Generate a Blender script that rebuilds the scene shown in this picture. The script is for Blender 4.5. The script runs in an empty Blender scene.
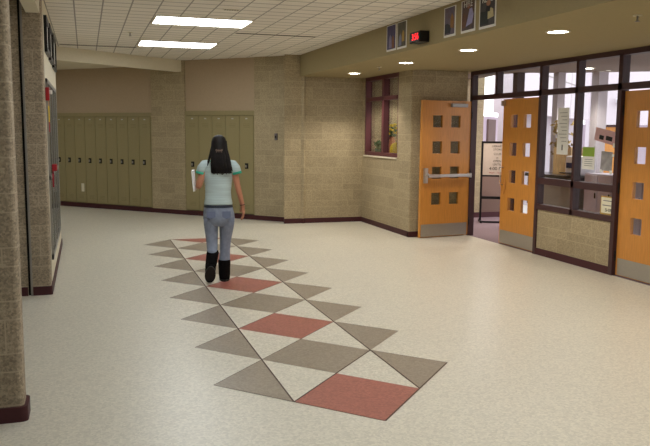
import bpy, bmesh, math, random
from mathutils import Vector, Matrix
random.seed(7)
S = bpy.context.scene
C = S.collection
PI = math.pi

# ------------------------------------------------------------------ materials
def lin(c):
    return tuple(((v/255)/12.92 if v/255 <= .04045 else ((v/255+.055)/1.055)**2.4) for v in c)
MATS = {}
def new_mat(name):
    m = bpy.data.materials.new(name); m.use_nodes = True
    nt = m.node_tree; b = nt.nodes['Principled BSDF']
    MATS[name] = m
    return m, nt, b
def N(nt, t, **kw):
    n = nt.nodes.new(t)
    for k, v in kw.items():
        setattr(n, k, v)
    return n
def plain(name, rgb, rough=.6, metal=0., spec=.3, noise=0., nscale=40., bump=0.):
    m, nt, b = new_mat(name)
    col = lin(rgb)
    b.inputs['Base Color'].default_value = (*col, 1)
    b.inputs['Roughness'].default_value = rough
    b.inputs['Metallic'].default_value = metal
    b.inputs['Specular IOR Level'].default_value = spec
    tc = N(nt, 'ShaderNodeTexCoord')
    nz = N(nt, 'ShaderNodeTexNoise'); nz.inputs['Scale'].default_value = nscale; nz.inputs['Detail'].default_value = 3
    nt.links.new(tc.outputs['Object'], nz.inputs['Vector'])
    rp = N(nt, 'ShaderNodeMapRange')
    rp.inputs['From Min'].default_value = .3; rp.inputs['From Max'].default_value = .7
    rp.inputs['To Min'].default_value = 1-max(noise, .03); rp.inputs['To Max'].default_value = 1+max(noise, .03)
    nt.links.new(nz.outputs['Fac'], rp.inputs['Value'])
    mx = N(nt, 'ShaderNodeVectorMath', operation='SCALE')
    mx.inputs[0].default_value = col
    nt.links.new(rp.outputs['Result'], mx.inputs['Scale'])
    nt.links.new(mx.outputs['Vector'], b.inputs['Base Color'])
    if bump:
        bp = N(nt, 'ShaderNodeBump'); bp.inputs['Strength'].default_value = bump; bp.inputs['Distance'].default_value = .01
        nt.links.new(nz.outputs['Fac'], bp.inputs['Height']); nt.links.new(bp.outputs['Normal'], b.inputs['Normal'])
    return m
def emis(name, rgb, strength):
    m, nt, b = new_mat(name)
    b.inputs['Base Color'].default_value = (*lin(rgb), 1)
    b.inputs['Emission Color'].default_value = (*lin(rgb), 1)
    b.inputs['Emission Strength'].default_value = strength
    return m
def math_n(nt, op, a, b=None, c=None):
    n = N(nt, 'ShaderNodeMath', operation=op)
    for i, v in enumerate((a, b, c)):
        if v is None: continue
        if isinstance(v, (int, float)): n.inputs[i].default_value = v
        else: nt.links.new(v, n.inputs[i])
    return n.outputs[0]
def block_mat(name, rgb, vary=.10, mortar=1.22, speck=.35):
    """split-face block in alternating 8 and 4 inch courses, running bond, laid out in metres on the UVs"""
    m, nt, b = new_mat(name)
    b.inputs['Roughness'].default_value = .85; b.inputs['Specular IOR Level'].default_value = .2
    uv = N(nt, 'ShaderNodeUVMap'); sp = N(nt, 'ShaderNodeSeparateXYZ'); nt.links.new(uv.outputs[0], sp.inputs[0])
    z = math_n(nt, 'DIVIDE', math_n(nt, 'SUBTRACT', sp.outputs['Y'], .091-2.98), .298)
    row = math_n(nt, 'FLOOR', z); f = math_n(nt, 'SUBTRACT', z, row)
    small = math_n(nt, 'GREATER_THAN', f, .664)
    idx = math_n(nt, 'ADD', math_n(nt, 'MULTIPLY', row, 2.), small)
    u = math_n(nt, 'ADD', math_n(nt, 'DIVIDE', sp.outputs['X'], .387), math_n(nt, 'MULTIPLY', small, .5))
    u = math_n(nt, 'ADD', u, math_n(nt, 'MULTIPLY', math_n(nt, 'MODULO', row, 3.), .25))
    ui = math_n(nt, 'FLOOR', u); uf = math_n(nt, 'SUBTRACT', u, ui)
    j1 = math_n(nt, 'LESS_THAN', uf, .02)
    j2 = math_n(nt, 'LESS_THAN', f, .026)
    j3 = math_n(nt, 'LESS_THAN', math_n(nt, 'ABSOLUTE', math_n(nt, 'SUBTRACT', f, .664)), .013)
    joint = math_n(nt, 'MAXIMUM', j1, math_n(nt, 'MAXIMUM', j2, j3))
    cb = N(nt, 'ShaderNodeCombineXYZ'); nt.links.new(ui, cb.inputs[0]); nt.links.new(idx, cb.inputs[1])
    wn = N(nt, 'ShaderNodeTexWhiteNoise', noise_dimensions='2D'); nt.links.new(cb.outputs[0], wn.inputs['Vector'])
    tc = N(nt, 'ShaderNodeTexCoord')
    n1 = N(nt, 'ShaderNodeTexNoise'); n1.inputs['Scale'].default_value = 70; n1.inputs['Detail'].default_value = 4; n1.inputs['Roughness'].default_value = .7
    n2 = N(nt, 'ShaderNodeTexVoronoi'); n2.inputs['Scale'].default_value = 85
    nt.links.new(tc.outputs['Object'], n1.inputs['Vector']); nt.links.new(tc.outputs['Object'], n2.inputs['Vector'])
    blk = math_n(nt, 'MULTIPLY_ADD', wn.outputs['Value'], vary*2, 1-vary)
    sp1 = math_n(nt, 'MULTIPLY_ADD', n1.outputs['Fac'], speck*2, 1-speck)
    vc = N(nt, 'ShaderNodeSeparateXYZ'); nt.links.new(n2.outputs['Color'], vc.inputs[0])
    sp2 = math_n(nt, 'MULTIPLY_ADD', vc.outputs['X'], speck*1.3, 1-speck*.65)
    tot = math_n(nt, 'MULTIPLY', math_n(nt, 'MULTIPLY', blk, sp1), sp2)
    ms = math_n(nt, 'MULTIPLY', math_n(nt, 'SUBTRACT', mortar, tot), joint)
    tot = math_n(nt, 'ADD', tot, ms)
    vs = N(nt, 'ShaderNodeVectorMath', operation='SCALE'); vs.inputs[0].default_value = lin(rgb)
    nt.links.new(tot, vs.inputs['Scale']); nt.links.new(vs.outputs[0], b.inputs['Base Color'])
    hh = math_n(nt, 'SUBTRACT', n1.outputs['Fac'], math_n(nt, 'MULTIPLY', joint, .8))
    bp = N(nt, 'ShaderNodeBump'); bp.inputs['Strength'].default_value = .35; bp.inputs['Distance'].default_value = .006
    nt.links.new(hh, bp.inputs['Height']); nt.links.new(bp.outputs[0], b.inputs['Normal'])
    return m
def speckle_mat(name, rgb, rough=.33, amt=.12, spec=.4):
    """sheet vinyl with a fine chip fleck"""
    m, nt, b = new_mat(name)
    tc = N(nt, 'ShaderNodeTexCoord')
    v = N(nt, 'ShaderNodeTexVoronoi'); v.inputs['Scale'].default_value = 75
    n = N(nt, 'ShaderNodeTexNoise'); n.inputs['Scale'].default_value = 1.3; n.inputs['Detail'].default_value = 3
    nt.links.new(tc.outputs['Object'], v.inputs['Vector']); nt.links.new(tc.outputs['Object'], n.inputs['Vector'])
    sp = N(nt, 'ShaderNodeSeparateXYZ'); nt.links.new(v.outputs['Color'], sp.inputs[0])
    f = math_n(nt, 'MULTIPLY_ADD', sp.outputs['X'], amt*2, 1-amt)
    g = math_n(nt, 'MULTIPLY_ADD', n.outputs['Fac'], .06, .97)
    t = math_n(nt, 'MULTIPLY', f, g)
    vs = N(nt, 'ShaderNodeVectorMath', operation='SCALE'); vs.inputs[0].default_value = lin(rgb)
    nt.links.new(t, vs.inputs['Scale']); nt.links.new(vs.outputs[0], b.inputs['Base Color'])
    b.inputs['Roughness'].default_value = rough; b.inputs['Specular IOR Level'].default_value = spec
    return m
def grid_mat(name, rgb, du, dv, ou, ov, w=.016, dark=.45):
    """lay-in ceiling tile: long dark lines one way, finer ones across"""
    m, nt, b = new_mat(name)
    uv = N(nt, 'ShaderNodeUVMap'); sp = N(nt, 'ShaderNodeSeparateXYZ'); nt.links.new(uv.outputs[0], sp.inputs[0])
    def line(c, d, o, ww):
        t = math_n(nt, 'DIVIDE', math_n(nt, 'SUBTRACT', c, o), d)
        fr = math_n(nt, 'ABSOLUTE', math_n(nt, 'SUBTRACT', math_n(nt, 'SUBTRACT', t, math_n(nt, 'FLOOR', t)), .5))
        return math_n(nt, 'GREATER_THAN', fr, .5-ww/d/2)
    l1 = math_n(nt, 'MULTIPLY', line(sp.outputs['X'], du, ou, w), 1.0)
    l2 = math_n(nt, 'MULTIPLY', line(sp.outputs['Y'], dv, ov, w*2.1), .75)
    j = math_n(nt, 'MAXIMUM', l1, l2)
    tu = math_n(nt, 'FLOOR', math_n(nt, 'DIVIDE', math_n(nt, 'SUBTRACT', sp.outputs['X'], ou), du))
    tv = math_n(nt, 'FLOOR', math_n(nt, 'DIVIDE', math_n(nt, 'SUBTRACT', sp.outputs['Y'], ov), dv))
    cb = N(nt, 'ShaderNodeCombineXYZ'); nt.links.new(tu, cb.inputs[0]); nt.links.new(tv, cb.inputs[1])
    wn = N(nt, 'ShaderNodeTexWhiteNoise', noise_dimensions='2D'); nt.links.new(cb.outputs[0], wn.inputs['Vector'])
    tc = N(nt, 'ShaderNodeTexCoord'); n1 = N(nt, 'ShaderNodeTexNoise'); n1.inputs['Scale'].default_value = 60
    nt.links.new(tc.outputs['Object'], n1.inputs['Vector'])
    t = math_n(nt, 'MULTIPLY', math_n(nt, 'MULTIPLY_ADD', wn.outputs['Value'], .06, .97), math_n(nt, 'MULTIPLY_ADD', n1.outputs['Fac'], .12, .94))
    t = math_n(nt, 'MULTIPLY', t, math_n(nt, 'SUBTRACT', 1., math_n(nt, 'MULTIPLY', j, 1-dark)))
    vs = N(nt, 'ShaderNodeVectorMath', operation='SCALE'); vs.inputs[0].default_value = lin(rgb)
    nt.links.new(t, vs.inputs['Scale']); nt.links.new(vs.outputs[0], b.inputs['Base Color'])
    b.inputs['Roughness'].default_value = .9; b.inputs['Specular IOR Level'].default_value = .1
    return m
def wood_mat(name, rgb):
    m, nt, b = new_mat(name)
    tc = N(nt, 'ShaderNodeTexCoord'); mp = N(nt, 'ShaderNodeMapping'); mp.inputs['Scale'].default_value = (9, 9, .8)
    n = N(nt, 'ShaderNodeTexNoise'); n.inputs['Scale'].default_value = 6; n.inputs['Detail'].default_value = 6
    nt.links.new(tc.outputs['Object'], mp.inputs[0]); nt.links.new(mp.outputs[0], n.inputs['Vector'])
    t = math_n(nt, 'MULTIPLY_ADD', n.outputs['Fac'], .5, .75)
    vs = N(nt, 'ShaderNodeVectorMath', operation='SCALE'); vs.inputs[0].default_value = lin(rgb)
    nt.links.new(t, vs.inputs['Scale']); nt.links.new(vs.outputs[0], b.inputs['Base Color'])
    b.inputs['Roughness'].default_value = .38; b.inputs['Specular IOR Level'].default_value = .4
    return m
def glass_mat(name, tint=(.93, .95, .94)):
    m, nt, b = new_mat(name)
    nt.nodes.remove(b)
    out = [n for n in nt.nodes if n.type == 'OUTPUT_MATERIAL'][0]
    tr = N(nt, 'ShaderNodeBsdfTransparent'); tr.inputs['Color'].default_value = (*tint, 1)
    gl = N(nt, 'ShaderNodeBsdfGlossy'); gl.inputs['Roughness'].default_value = .02
    lw = N(nt, 'ShaderNodeLayerWeight'); lw.inputs['Blend'].default_value = .12
    mx = N(nt, 'ShaderNodeMixShader')
    nt.links.new(math_n(nt, 'MULTIPLY', lw.outputs['Fresnel'], .55), mx.inputs[0]); nt.links.new(tr.outputs[0], mx.inputs[1]); nt.links.new(gl.outputs[0], mx.inputs[2])
    nt.links.new(mx.outputs[0], out.inputs['Surface'])
    return m
def denim_mat(name, rgb):
    return plain(name, rgb, rough=.9, spec=.1, noise=.11, nscale=26)
def photo_mat(name, cols, seed):
    """printed poster picture: soft patches of a few inks"""
    m, nt, b = new_mat(name)
    tc = N(nt, 'ShaderNodeTexCoord'); mp = N(nt, 'ShaderNodeMapping'); mp.inputs['Location'].default_value = (seed*3.1, seed*1.7, seed)
    n = N(nt, 'ShaderNodeTexNoise'); n.inputs['Scale'].default_value = 9; n.inputs['Detail'].default_value = 3
    nt.links.new(tc.outputs['Object'], mp.inputs[0]); nt.links.new(mp.outputs[0], n.inputs['Vector'])
    r = N(nt, 'ShaderNodeValToRGB'); r.color_ramp.elements[0].position = .3; r.color_ramp.elements[1].position = .72
    r.color_ramp.elements[0].color = (*lin(cols[0]), 1); r.color_ramp.elements[1].color = (*lin(cols[-1]), 1)
    for i, c in enumerate(cols[1:-1]):
        e = r.color_ramp.elements.new(.3+.42*(i+1)/(len(cols)-1)); e.color = (*lin(c), 1)
    nt.links.new(n.outputs['Fac'], r.inputs[0]); nt.links.new(r.outputs[0], b.inputs['Base Color'])
    b.inputs['Roughness'].default_value = .5
    return m

M_block = block_mat('tan_block', (166, 151, 122), vary=.08, mortar=1.24, speck=.3)
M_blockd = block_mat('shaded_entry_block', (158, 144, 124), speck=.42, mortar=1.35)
M_floor = speckle_mat('cream_vinyl', (210, 204, 188))
M_grey = speckle_mat('grey_brown_vinyl', (150, 138, 122), amt=.14)
M_red = speckle_mat('brick_red_vinyl', (164, 104, 92), amt=.16)
M_seam = plain('dark_seam', (84, 66, 58), rough=.5)
M_carpet = plain('entry_carpet', (128, 108, 112), rough=.95, noise=.15, nscale=80)
M_pave = plain('concrete_paving', (190, 186, 180), rough=.9)
M_base = plain('maroon_base', (70, 34, 38), rough=.5)
M_paint = plain('tan_paint', (178, 158, 132), rough=.85, spec=.15)
M_olive = plain('olive_paint', (160, 146, 110), rough=.8, spec=.15)
M_cream = plain('cream_paint', (222, 214, 192), rough=.8, spec=.15)
M_locker = plain('locker_enamel', (150, 138, 100), rough=.42, spec=.35)
M_lockerd = plain('locker_frame_enamel', (128, 116, 82), rough=.5)
M_black = plain('black_plastic', (24, 22, 22), rough=.4)
M_dark = plain('dark_slot', (14, 13, 13), rough=.8)
M_steel = plain('brushed_steel', (200, 198, 194), rough=.35, metal=.85)
M_kick = plain('kick_steel', (176, 170, 160), rough=.42, metal=.75)
M_alum = plain('aluminium', (150, 146, 140), rough=.45, metal=.5)
M_door = wood_mat('oak_door', (200, 136, 62))
M_edge = plain('oak_edge', (206, 142, 74), rough=.5)
M_frame = plain('dark_bronze_frame', (66, 40, 42), rough=.45, spec=.4)
M_wframe = plain('oxblood_frame', (92, 50, 54), rough=.45, spec=.35)
M_tile = grid_mat('ceiling_tile', (232, 226, 216), .2885, .2444, .2165, 8.40)
M_whitep = plain('white_panel', (238, 234, 240), rough=.7)
M_glass = glass_mat('clear_glass')
M_tube = emis('fluorescent_diffuser', (246, 252, 255), 12.5)
M_can = emis('downlight_lens', (255, 248, 236), 22)
M_led = emis('red_led', (255, 40, 48), 1.6)
M_paper = plain('white_paper', (232, 230, 224), rough=.8)
M_ink = plain('black_ink', (36, 34, 34), rough=.7)
M_redp = plain('signal_red', (168, 38, 46), rough=.4)
M_yel = plain('yellow', (240, 208, 44), rough=.6)

M_fac = plain('facade_panel', (208, 200, 208), rough=.7)
# ------------------------------------------------------------------ mesh helpers
class MB:
    def __init__(s): s.v = []; s.f = []; s.m = []; s.sm = []
    def add(s, vs, fs, mi=0, smooth=False):
        o = len(s.v); s.v += [tuple(p) for p in vs]
        for f in fs: s.f.append([i+o for i in f]); s.m.append(mi); s.sm.append(smooth)
        return s
    def box(s, x0, x1, y0, y1, z0, z1, mi=0):
        vs = [(x, y, z) for z in (z0, z1) for y in (y0, y1) for x in (x0, x1)]
        return s.add(vs, [(0,2,3,1), (4,5,7,6), (0,1,5,4), (1,3,7,5), (3,2,6,7), (2,0,4,6)], mi)
    def prism(s, pts, z0, z1, mi=0):
        n = len(pts)
        a = sum(pts[i][0]*pts[(i+1)%n][1]-pts[(i+1)%n][0]*pts[i][1] for i in range(n))
        if a < 0: pts = pts[::-1]
        vs = [(p[0], p[1], z0) for p in pts]+[(p[0], p[1], z1) for p in pts]
        fs = [tuple(range(n-1, -1, -1)), tuple(range(n, 2*n))]+[(i, (i+1)%n, n+(i+1)%n, n+i) for i in range(n)]
        return s.add(vs, fs, mi)
    def loft(s, rings, mi=0, n=20, cap=True, smooth=True):
        """rings: (centre, a-vector, b-vector)"""
        vs = []; fs = []
        for c, a, b in rings:
            c, a, b = Vector(c), Vector(a), Vector(b)
            for k in range(n):
                t = 2*PI*k/n; vs.append(c+a*math.cos(t)+b*math.sin(t))
        for i in range(len(rings)-1):
            for k in range(n):
                k2 = (k+1) % n
                fs.append((i*n+k, i*n+k2, (i+1)*n+k2, (i+1)*n+k))
        if cap:
            fs.append(tuple(range(n-1, -1, -1))); fs.append(tuple((len(rings)-1)*n+k for k in range(n)))
        return s.add(vs, fs, mi, smooth)
    def tube(s, pts, rad, mi=0, n=12):
        pts = [Vector(p) for p in pts]
        if isinstance(rad, (int, float)): rad = [rad]*len(pts)
        rings = []; prev = None
        for i, p in enumerate(pts):
            t = (pts[min(i+1, len(pts)-1)]-pts[max(i-1, 0)]).normalized()
            a = prev if prev is not None else (Vector((1, 0, 0)) if abs(t.x) < .9 else Vector((0, 1, 0)))
            a = (a-t*a.dot(t)).normalized(); prev = a; b = t.cross(a)
            r = rad[i]; r = (r, r) if isinstance(r, (int, float)) else r
            rings.append((p, a*r[0], b*r[1]))
        return s.loft(rings, mi, n)
    def ell(s, c, rx, ry, rz, mi=0, n=16, m=10):
        rings = []
        for i in range(m+1):
            a = PI*i/m; q = max(math.sin(a), .02)
            rings.append(((c[0], c[1], c[2]-rz*math.cos(a)), (rx*q, 0, 0), (0, ry*q, 0)))
        return s.loft(rings, mi, n)
    def build(s, name, mats, parent=None, loc=None, rotz=0, bevel=0, kind=None, recalc=True):
        me = bpy.data.meshes.new(name)
        me.from_pydata(s.v, [], s.f); me.update()
        for m in (mats if isinstance(mats, (list, tuple)) else [mats]): me.materials.append(m)
        for p, mi, sm in zip(me.polygons, s.m, s.sm): p.material_index = mi; p.use_smooth = sm
        bm = bmesh.new(); bm.from_mesh(me)
        if recalc: bmesh.ops.recalc_face_normals(bm, faces=bm.faces)
        if bevel: bmesh.ops.bevel(bm, geom=list(bm.edges), offset=bevel, segments=2, affect='EDGES', profile=.5)
        uv = bm.loops.layers.uv.new('UVMap')
        for f in bm.faces:
            nn = f.normal
            for l in f.loops:
                p = l.vert.co
                if abs(nn.z) > .7: l[uv].uv = (p.x, p.y)
                else:
                    t = Vector((-nn.y, nn.x, 0)).normalized(); l[uv].uv = (p.dot(t)+20, p.z)
        bm.to_mesh(me); bm.free()
        o = bpy.data.objects.new(name, me); C.objects.link(o)
        if parent: o.parent = parent
        if loc: o.location = loc
        if rotz: o.rotation_euler[2] = rotz
        if kind: o['kind'] = kind
        return o
def box(*a): return MB().box(*a)
def tag(o, label, cat, group=None):
    o['label'] = label; o['category'] = cat
    if group: o['group'] = group
    return o
def thing(name, label, cat, loc=(0, 0, 0), rotz=0, group=None):
    o = bpy.data.objects.new(name, None); C.objects.link(o); o.empty_display_size = .1
    o.location = loc; o.rotation_euler = (0, 0, rotz)
    return tag(o, label, cat, group)
def struct_empty(name, loc, rotz=0):
    o = bpy.data.objects.new(name, None); C.objects.link(o); o.location = loc; o.rotation_euler = (0, 0, rotz)
    o['kind'] = 'structure'; return o
def copy_tree(o, parent=None):
    c = o.copy(); C.objects.link(c); c.parent = parent
    for ch in list(o.children): copy_tree(ch, c)
    return c
def text_mesh(name, body, size, mat, parent, mtx, align='CENTER', ext=.0006):
    """real lettering as a mesh, lying in the local XY plane of mtx"""
    cu = bpy.data.curves.new(name, 'FONT'); cu.body = body; cu.size = size; cu.align_x = align; cu.align_y = 'CENTER'; cu.extrude = ext
    t = bpy.data.objects.new(name+'_curve', cu); C.objects.link(t)
    dg = bpy.context.evaluated_depsgraph_get(); dg.update()
    me = bpy.data.meshes.new_from_object(t.evaluated_get(dg))
    bpy.data.objects.remove(t); bpy.data.curves.remove(cu)
    me.materials.clear(); me.materials.append(mat)
    me.transform(mtx)
    o = bpy.data.objects.new(name, me); C.objects.link(o); o.parent = parent
    return o
# lettering facing -X (read from the lobby side): text x runs towards -Y, text y up
FACE_NX = Matrix(((0, 0, -1, 0), (-1, 0, 0, 0), (0, 1, 0, 0), (0, 0, 0, 1)))
FACE_NY = Matrix(((1, 0, 0, 0), (0, 0, -1, 0), (0, 1, 0, 0), (0, 0, 0, 1)))

EX = 5.75          # lobby face of the glazed entrance wall
CZ = 2.93          # tile ceiling
SZ = 2.565         # underside of the lowered soffit on the right
LX = -.365         # left wall plane

# ------------------------------------------------------------------ floor with inlaid pattern
fl = MB()
fl.prism([(-5, -4), (EX+.02, -4), (EX+.02, 10.5), (4.9, 10.56), (4.9, 12.6), (4.9, 21), (-5, 21)], -.1, 0, 0)
ox, oy, w, s = 1.578, 4.173, .8366, .870
def quad(pts, mi, z=.0008): fl.add([(p[0], p[1], z) for p in pts], [tuple(range(len(pts)))], mi)
def P(a, k): return (ox+a*w, oy+k*s)
for k in range(9):
    quad([P(-.5, k), P(0, k-.5), P(.5, k), P(0, k+.5)] if k < 8 else [P(-.5, 8), P(0, 7.5), P(.5, 8)], 2 if k % 2 == 0 else 1)
for k in range(8):
    quad([P(-.5, k), P(-1, k+.5), P(-.5, k+1)][::-1], 1); quad([P(.5, k), P(1, k+.5), P(.5, k+1)], 1)
def strip(a, b, wd=.011, z=.0014):
    a, b = Vector(a), Vector(b); d = (b-a).normalized(); n = Vector((-d.y, d.x))*wd/2
    fl.add([(*(a-n), z), (*(b-n), z), (*(b+n), z), (*(a+n), z)], [(0, 1, 2, 3)], 3)
strip(P(-.5, 0), P(-.5, 8)); strip(P(.5, 0), P(.5, 8)); strip(P(0, -.5), P(1, .5)); strip(P(-.5, 0), P(.5, 1))
for k in range(-1, 8):
    if k >= 1: strip(P(-.5, k), P(.5, k+1), .005)
    if k >= 0: strip(P(-1, k+.5), P(-.5, k+1), .005); strip(P(.5, k+1), P(1, k+.5), .005)
strip(P(0, -.5), P(-1, .5), .006)
fl.build('floor', [M_floor, M_grey, M_red, M_seam], kind='structure', recalc=False)
MB().prism([(EX+.02, -4), (13, -4), (8.9, 9.6), (7.9, 13.2), (4.9, 13.2), (4.9, 10.56), (EX+.02, 10.5)], -.1, -.001).build('floor_entry', M_carpet, kind='structure')
MB().prism([(13, -4), (40, -4), (40, 45), (4.9, 45), (4.9, 13.2), (7.9, 13.2), (8.9, 9.6)], -.12, -.012).build('ground', M_pave, kind='structure')

# ------------------------------------------------------------------ ceilings
MB().prism([(-5, -4.2), (3.62, -4.2), (3.62, 21), (-5, 21)], CZ, CZ+.1).build('ceiling', M_tile, kind='structure')
box(3.58, EX+.15, -4.2, 12.62, SZ, CZ+.1).build('ceiling_soffit', M_olive, kind='structure')
MB().prism([(1.79, 14.47), (-.4, 12.79), (-4.9, 12.79), (-4.9, 20.9), (-4.6, 20.9)], 2.85, CZ).build('ceiling_passage', M_cream, kind='structure')
# cream drop beam across the passage, and the header over the gate opening
bmx = MB(); a, b = Vector((1.80, 14.42)), Vector((-1.6, 11.8)); d = (b-a).normalized(); n = Vector((-d.y, d.x))*.11
bmx.prism([tuple(a), tuple(b), tuple(b-n), tuple(a-n)], 2.715, CZ); bmx.build('trim_1', M_cream, kind='structure')
box(-.50, LX-.012, 4.50, 7.69, 2.72, CZ).build('trim_2', M_cream, kind='structure')

# ------------------------------------------------------------------ walls
def rwall(name, pts, z0, z1, mat, r=.0):
    return MB().prism(pts, z0, z1).build(name, mat, kind='structure')
def rounded(x0, x1, y0, y1, corner, r=.03):
    """rectangle in plan with one bull-nosed corner"""
    cs = {'ne': (x1, y1), 'se': (x1, y0), 'sw': (x0, y0), 'nw': (x0, y1)}; out = []
    for k, a0 in (('se', -PI/2), ('ne', 0), ('nw', PI/2), ('sw', PI)):
        X, Y = cs[k]
        if k in corner:
            cx = X-(r if X == x1 else -r); cy = Y-(r if Y == y1 else -r)
            out += [(cx+r*math.cos(a0+PI/2*t/5), cy+r*math.sin(a0+PI/2*t/5)) for t in range(6)]
        else: out.append((X, Y))
    return out
rwall('wall_front', [(3.3, 12.56), (4.75, 12.56), (4.75, 12.75), (3.6, 12.75)], 0, CZ, M_block)
# wall with the inner window (x = 4.75)
ww = MB(); ww.box(4.75, 4.90, 12.46, 12.75, 0, SZ); ww.box(4.75, 4.90, 10.97, 12.46, 0, 1.205)
ww.prism(rounded(4.75, 4.90, 10.47, 10.97, ('sw',), .02), 0, SZ); ww.box(4.90, 5.70, 10.47, 10.60, 0, SZ)
ww.build('wall_window', M_block, kind='structure')
box(4.735, 4.93, 10.97, 12.46, 1.190, 1.212).build('trim_3', M_cream, kind='structure')
# diagonal wall: local x runs up the wall, local y points into the lobby
DR = math.radians(135); DO = (3.6, 12.56, 0)
def diag(name, mb, mat, **k): return mb.build(name, mat, loc=DO, rotz=DR, kind='structure', **k)
diag('wall_diagonal', MB().box(-.06, .965, -.5, 0, 0, CZ).box(2.53, 3.34, -.5, 0, 0, CZ).box(5.975, 10.5, -.5, 0, 0, CZ).box(.9, 6.0, -.6, -.5, 0, CZ), M_block)
diag('wall_upper', MB().box(.965, 2.53, -.5, -.035, 1.985, CZ).box(3.34, 5.975, -.5, -.035, 1.955, CZ), M_paint)
diag('trim_4', MB().box(.965, 2.53, -.5, -.012, 1.90, 1.985).box(.965, .985, -.5, -.012, .085, 1.9).box(2.51, 2.53, -.5, -.012, .085, 1.9), M_locker)
diag('trim_5', MB().box(3.34, 5.975, -.5, -.012, 1.88, 1.955).box(3.34, 3.37, -.5, -.012, .085, 1.88), M_locker)
diag('baseboard_diagonal', MB().box(-.07, 10.5, -.49, .012, 0, .086), M_base)
# left side: pier, short wall with the notice frames, near pillar
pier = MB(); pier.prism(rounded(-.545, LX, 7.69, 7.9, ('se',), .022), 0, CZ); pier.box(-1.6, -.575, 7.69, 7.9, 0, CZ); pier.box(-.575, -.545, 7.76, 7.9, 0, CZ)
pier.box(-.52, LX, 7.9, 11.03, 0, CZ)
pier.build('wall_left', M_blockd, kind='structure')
box(-.3654, -.3634, 7.93, 11.03, .086, CZ).build('trim_6', M_cream, kind='structure')
box(-.575, -.545, 7.70, 7.76, 0, CZ).build('trim_7', [M_dark], kind='structure')
box(-.553, -.535, 7.670, 7.70, 0, CZ).build('trim_8', [M_alum], kind='structure')
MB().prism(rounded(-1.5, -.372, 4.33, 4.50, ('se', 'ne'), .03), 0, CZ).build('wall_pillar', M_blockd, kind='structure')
MB().prism(rounded(-1.52, -.352, 4.312, 4.518, ('se', 'ne'), .035), 0, .086).build('baseboard_pillar', M_base, kind='structure')
bl = MB(); bl.prism(rounded(-.533, LX+.013, 7.677, 7.9, ('se',), .025), 0, .086); bl.box(-.51, LX+.013, 7.9, 11.04, 0, .086); bl.box(-1.6, -.58, 7.677, 7.7, 0, .086)
bl.build('baseboard_left', M_base, kind='structure')
bb = MB(); bb.box(3.3, 4.762, 12.548, 12.6, 0, .086); bb.box(4.738, 4.80, 10.47, 12.55, 0, .086); bb.box(4.738, 5.70, 10.458, 10.5, 0, .086)
bb.build('baseboard_front', M_base, kind='structure')
rwall('wall_passage', [(LX-.155, 11.03), (LX, 11.03), (-4.6, 15.3), (-4.75, 15.2)], 0, CZ, M_block)
rwall('wall_passage_end', [(-5, 15), (-4.85, 15), (-4.85, 21), (-5, 21)], 0, CZ, M_block)
box(-5, -4.85, -4, 15, 0, CZ).build('wall_far_left', M_block, kind='structure')
box(-4.85, -1.5, 9.5, 9.65, 0, CZ).build('wall_side_room', M_block, kind='structure')
box(-5, EX+.15, -4.15, -4, 0, CZ).build('wall_back', M_block, kind='structure')
# entrance wall
box(EX+.01, EX+.15, -4, 6.03, 0, SZ).build('wall_entrance', M_block, kind='structure')
box(EX-.005, EX+.02, -4, 6.03, 0, .086).build('baseboard_entrance', M_base, kind='structure')
box(EX+.018, EX+.13, 7.03, 8.58, 0, .62).build('wall_entrance_low', M_block, kind='structure')
box(EX+.004, EX+.06, 7.05, 8.56, 0, .092).build('baseboard_entrance_low', M_base, kind='structure')
box(4.9, 7.22, 12.6, 12.75, 0, 2.7).build('wall_entry_back', M_block, kind='structure')
box(7.22, 7.85, 12.6, 12.75, 0, 1.05).build('wall_entry_sill', plain('brown_panel', (120, 96, 84)), kind='structure')
box(4.9, 7.86, 12.585, 12.61, 0, .10).build('baseboard_entry_back', M_base, kind='structure')
# canopy over the outer entry
MB().prism([(4.9, 10.6), (5.88, 10.5), (5.88, -4.2), (13, -4.2), (11.2, 8.05), (8.64, 9.89), (8.07, 10.375), (7.55, 10.725), (7.08, 10.89), (6.8, 11.35), (6.95, 12.1), (7.0, 12.75), (4.9, 12.75)], 2.62, 2.78).build('ceiling_canopy', plain('canopy_plaster', (152, 138, 130), rough=.9), kind='structure')

# ------------------------------------------------------------------ entrance frame = window_2 (sidelight, transoms)
w2 = struct_empty('window_2', (0, 0, 0))
fr = MB(); X0, X1 = EX, EX+.10
fr.box(X0, X1, 6.03, 10.47, 2.505, SZ)                      # head
fr.box(X0, X1, 6.03, 10.47, 2.125, 2.195)                   # transom rail
fr.box(X0, X1, 10.41, 10.47, 0, 2.52); fr.box(X0, X1, 9.675, 9.73, 2.19, 2.52)
fr.box(X0, X1, 8.55, 8.61, 0, 2.52); fr.box(X0, X1, 7.79, 7.84, .62, 2.52); fr.box(X0, X1, 7.005, 7.07, 0, 2.52)
fr.box(X0, X1, 7.06, 8.56, .615, .685); fr.box(X0, X1, 7.06, 8.56, .955, 1.04); fr.box(X0, X1, 6.03, 6.09, 0, 2.52)
fr.build('window_frame', M_frame, w2)
rr = MB()
for y0, y1 in ((9.73, 10.41), (8.61, 9.675), (7.84, 8.55), (7.07, 7.79), (6.09, 7.005)):
    box(X0+.045, X0+.051, y0, y1, 2.195, 2.505).build('transom_pane', M_glass, w2)
for y0, y1 in ((7.84, 8.55), (7.07, 7.79)):
    for z0, z1 in ((1.04, 2.125), (.685, .955)):
        box(X0+.045, X0+.051, y0, y1, z0, z1).build('pane', M_glass, w2)
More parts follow.
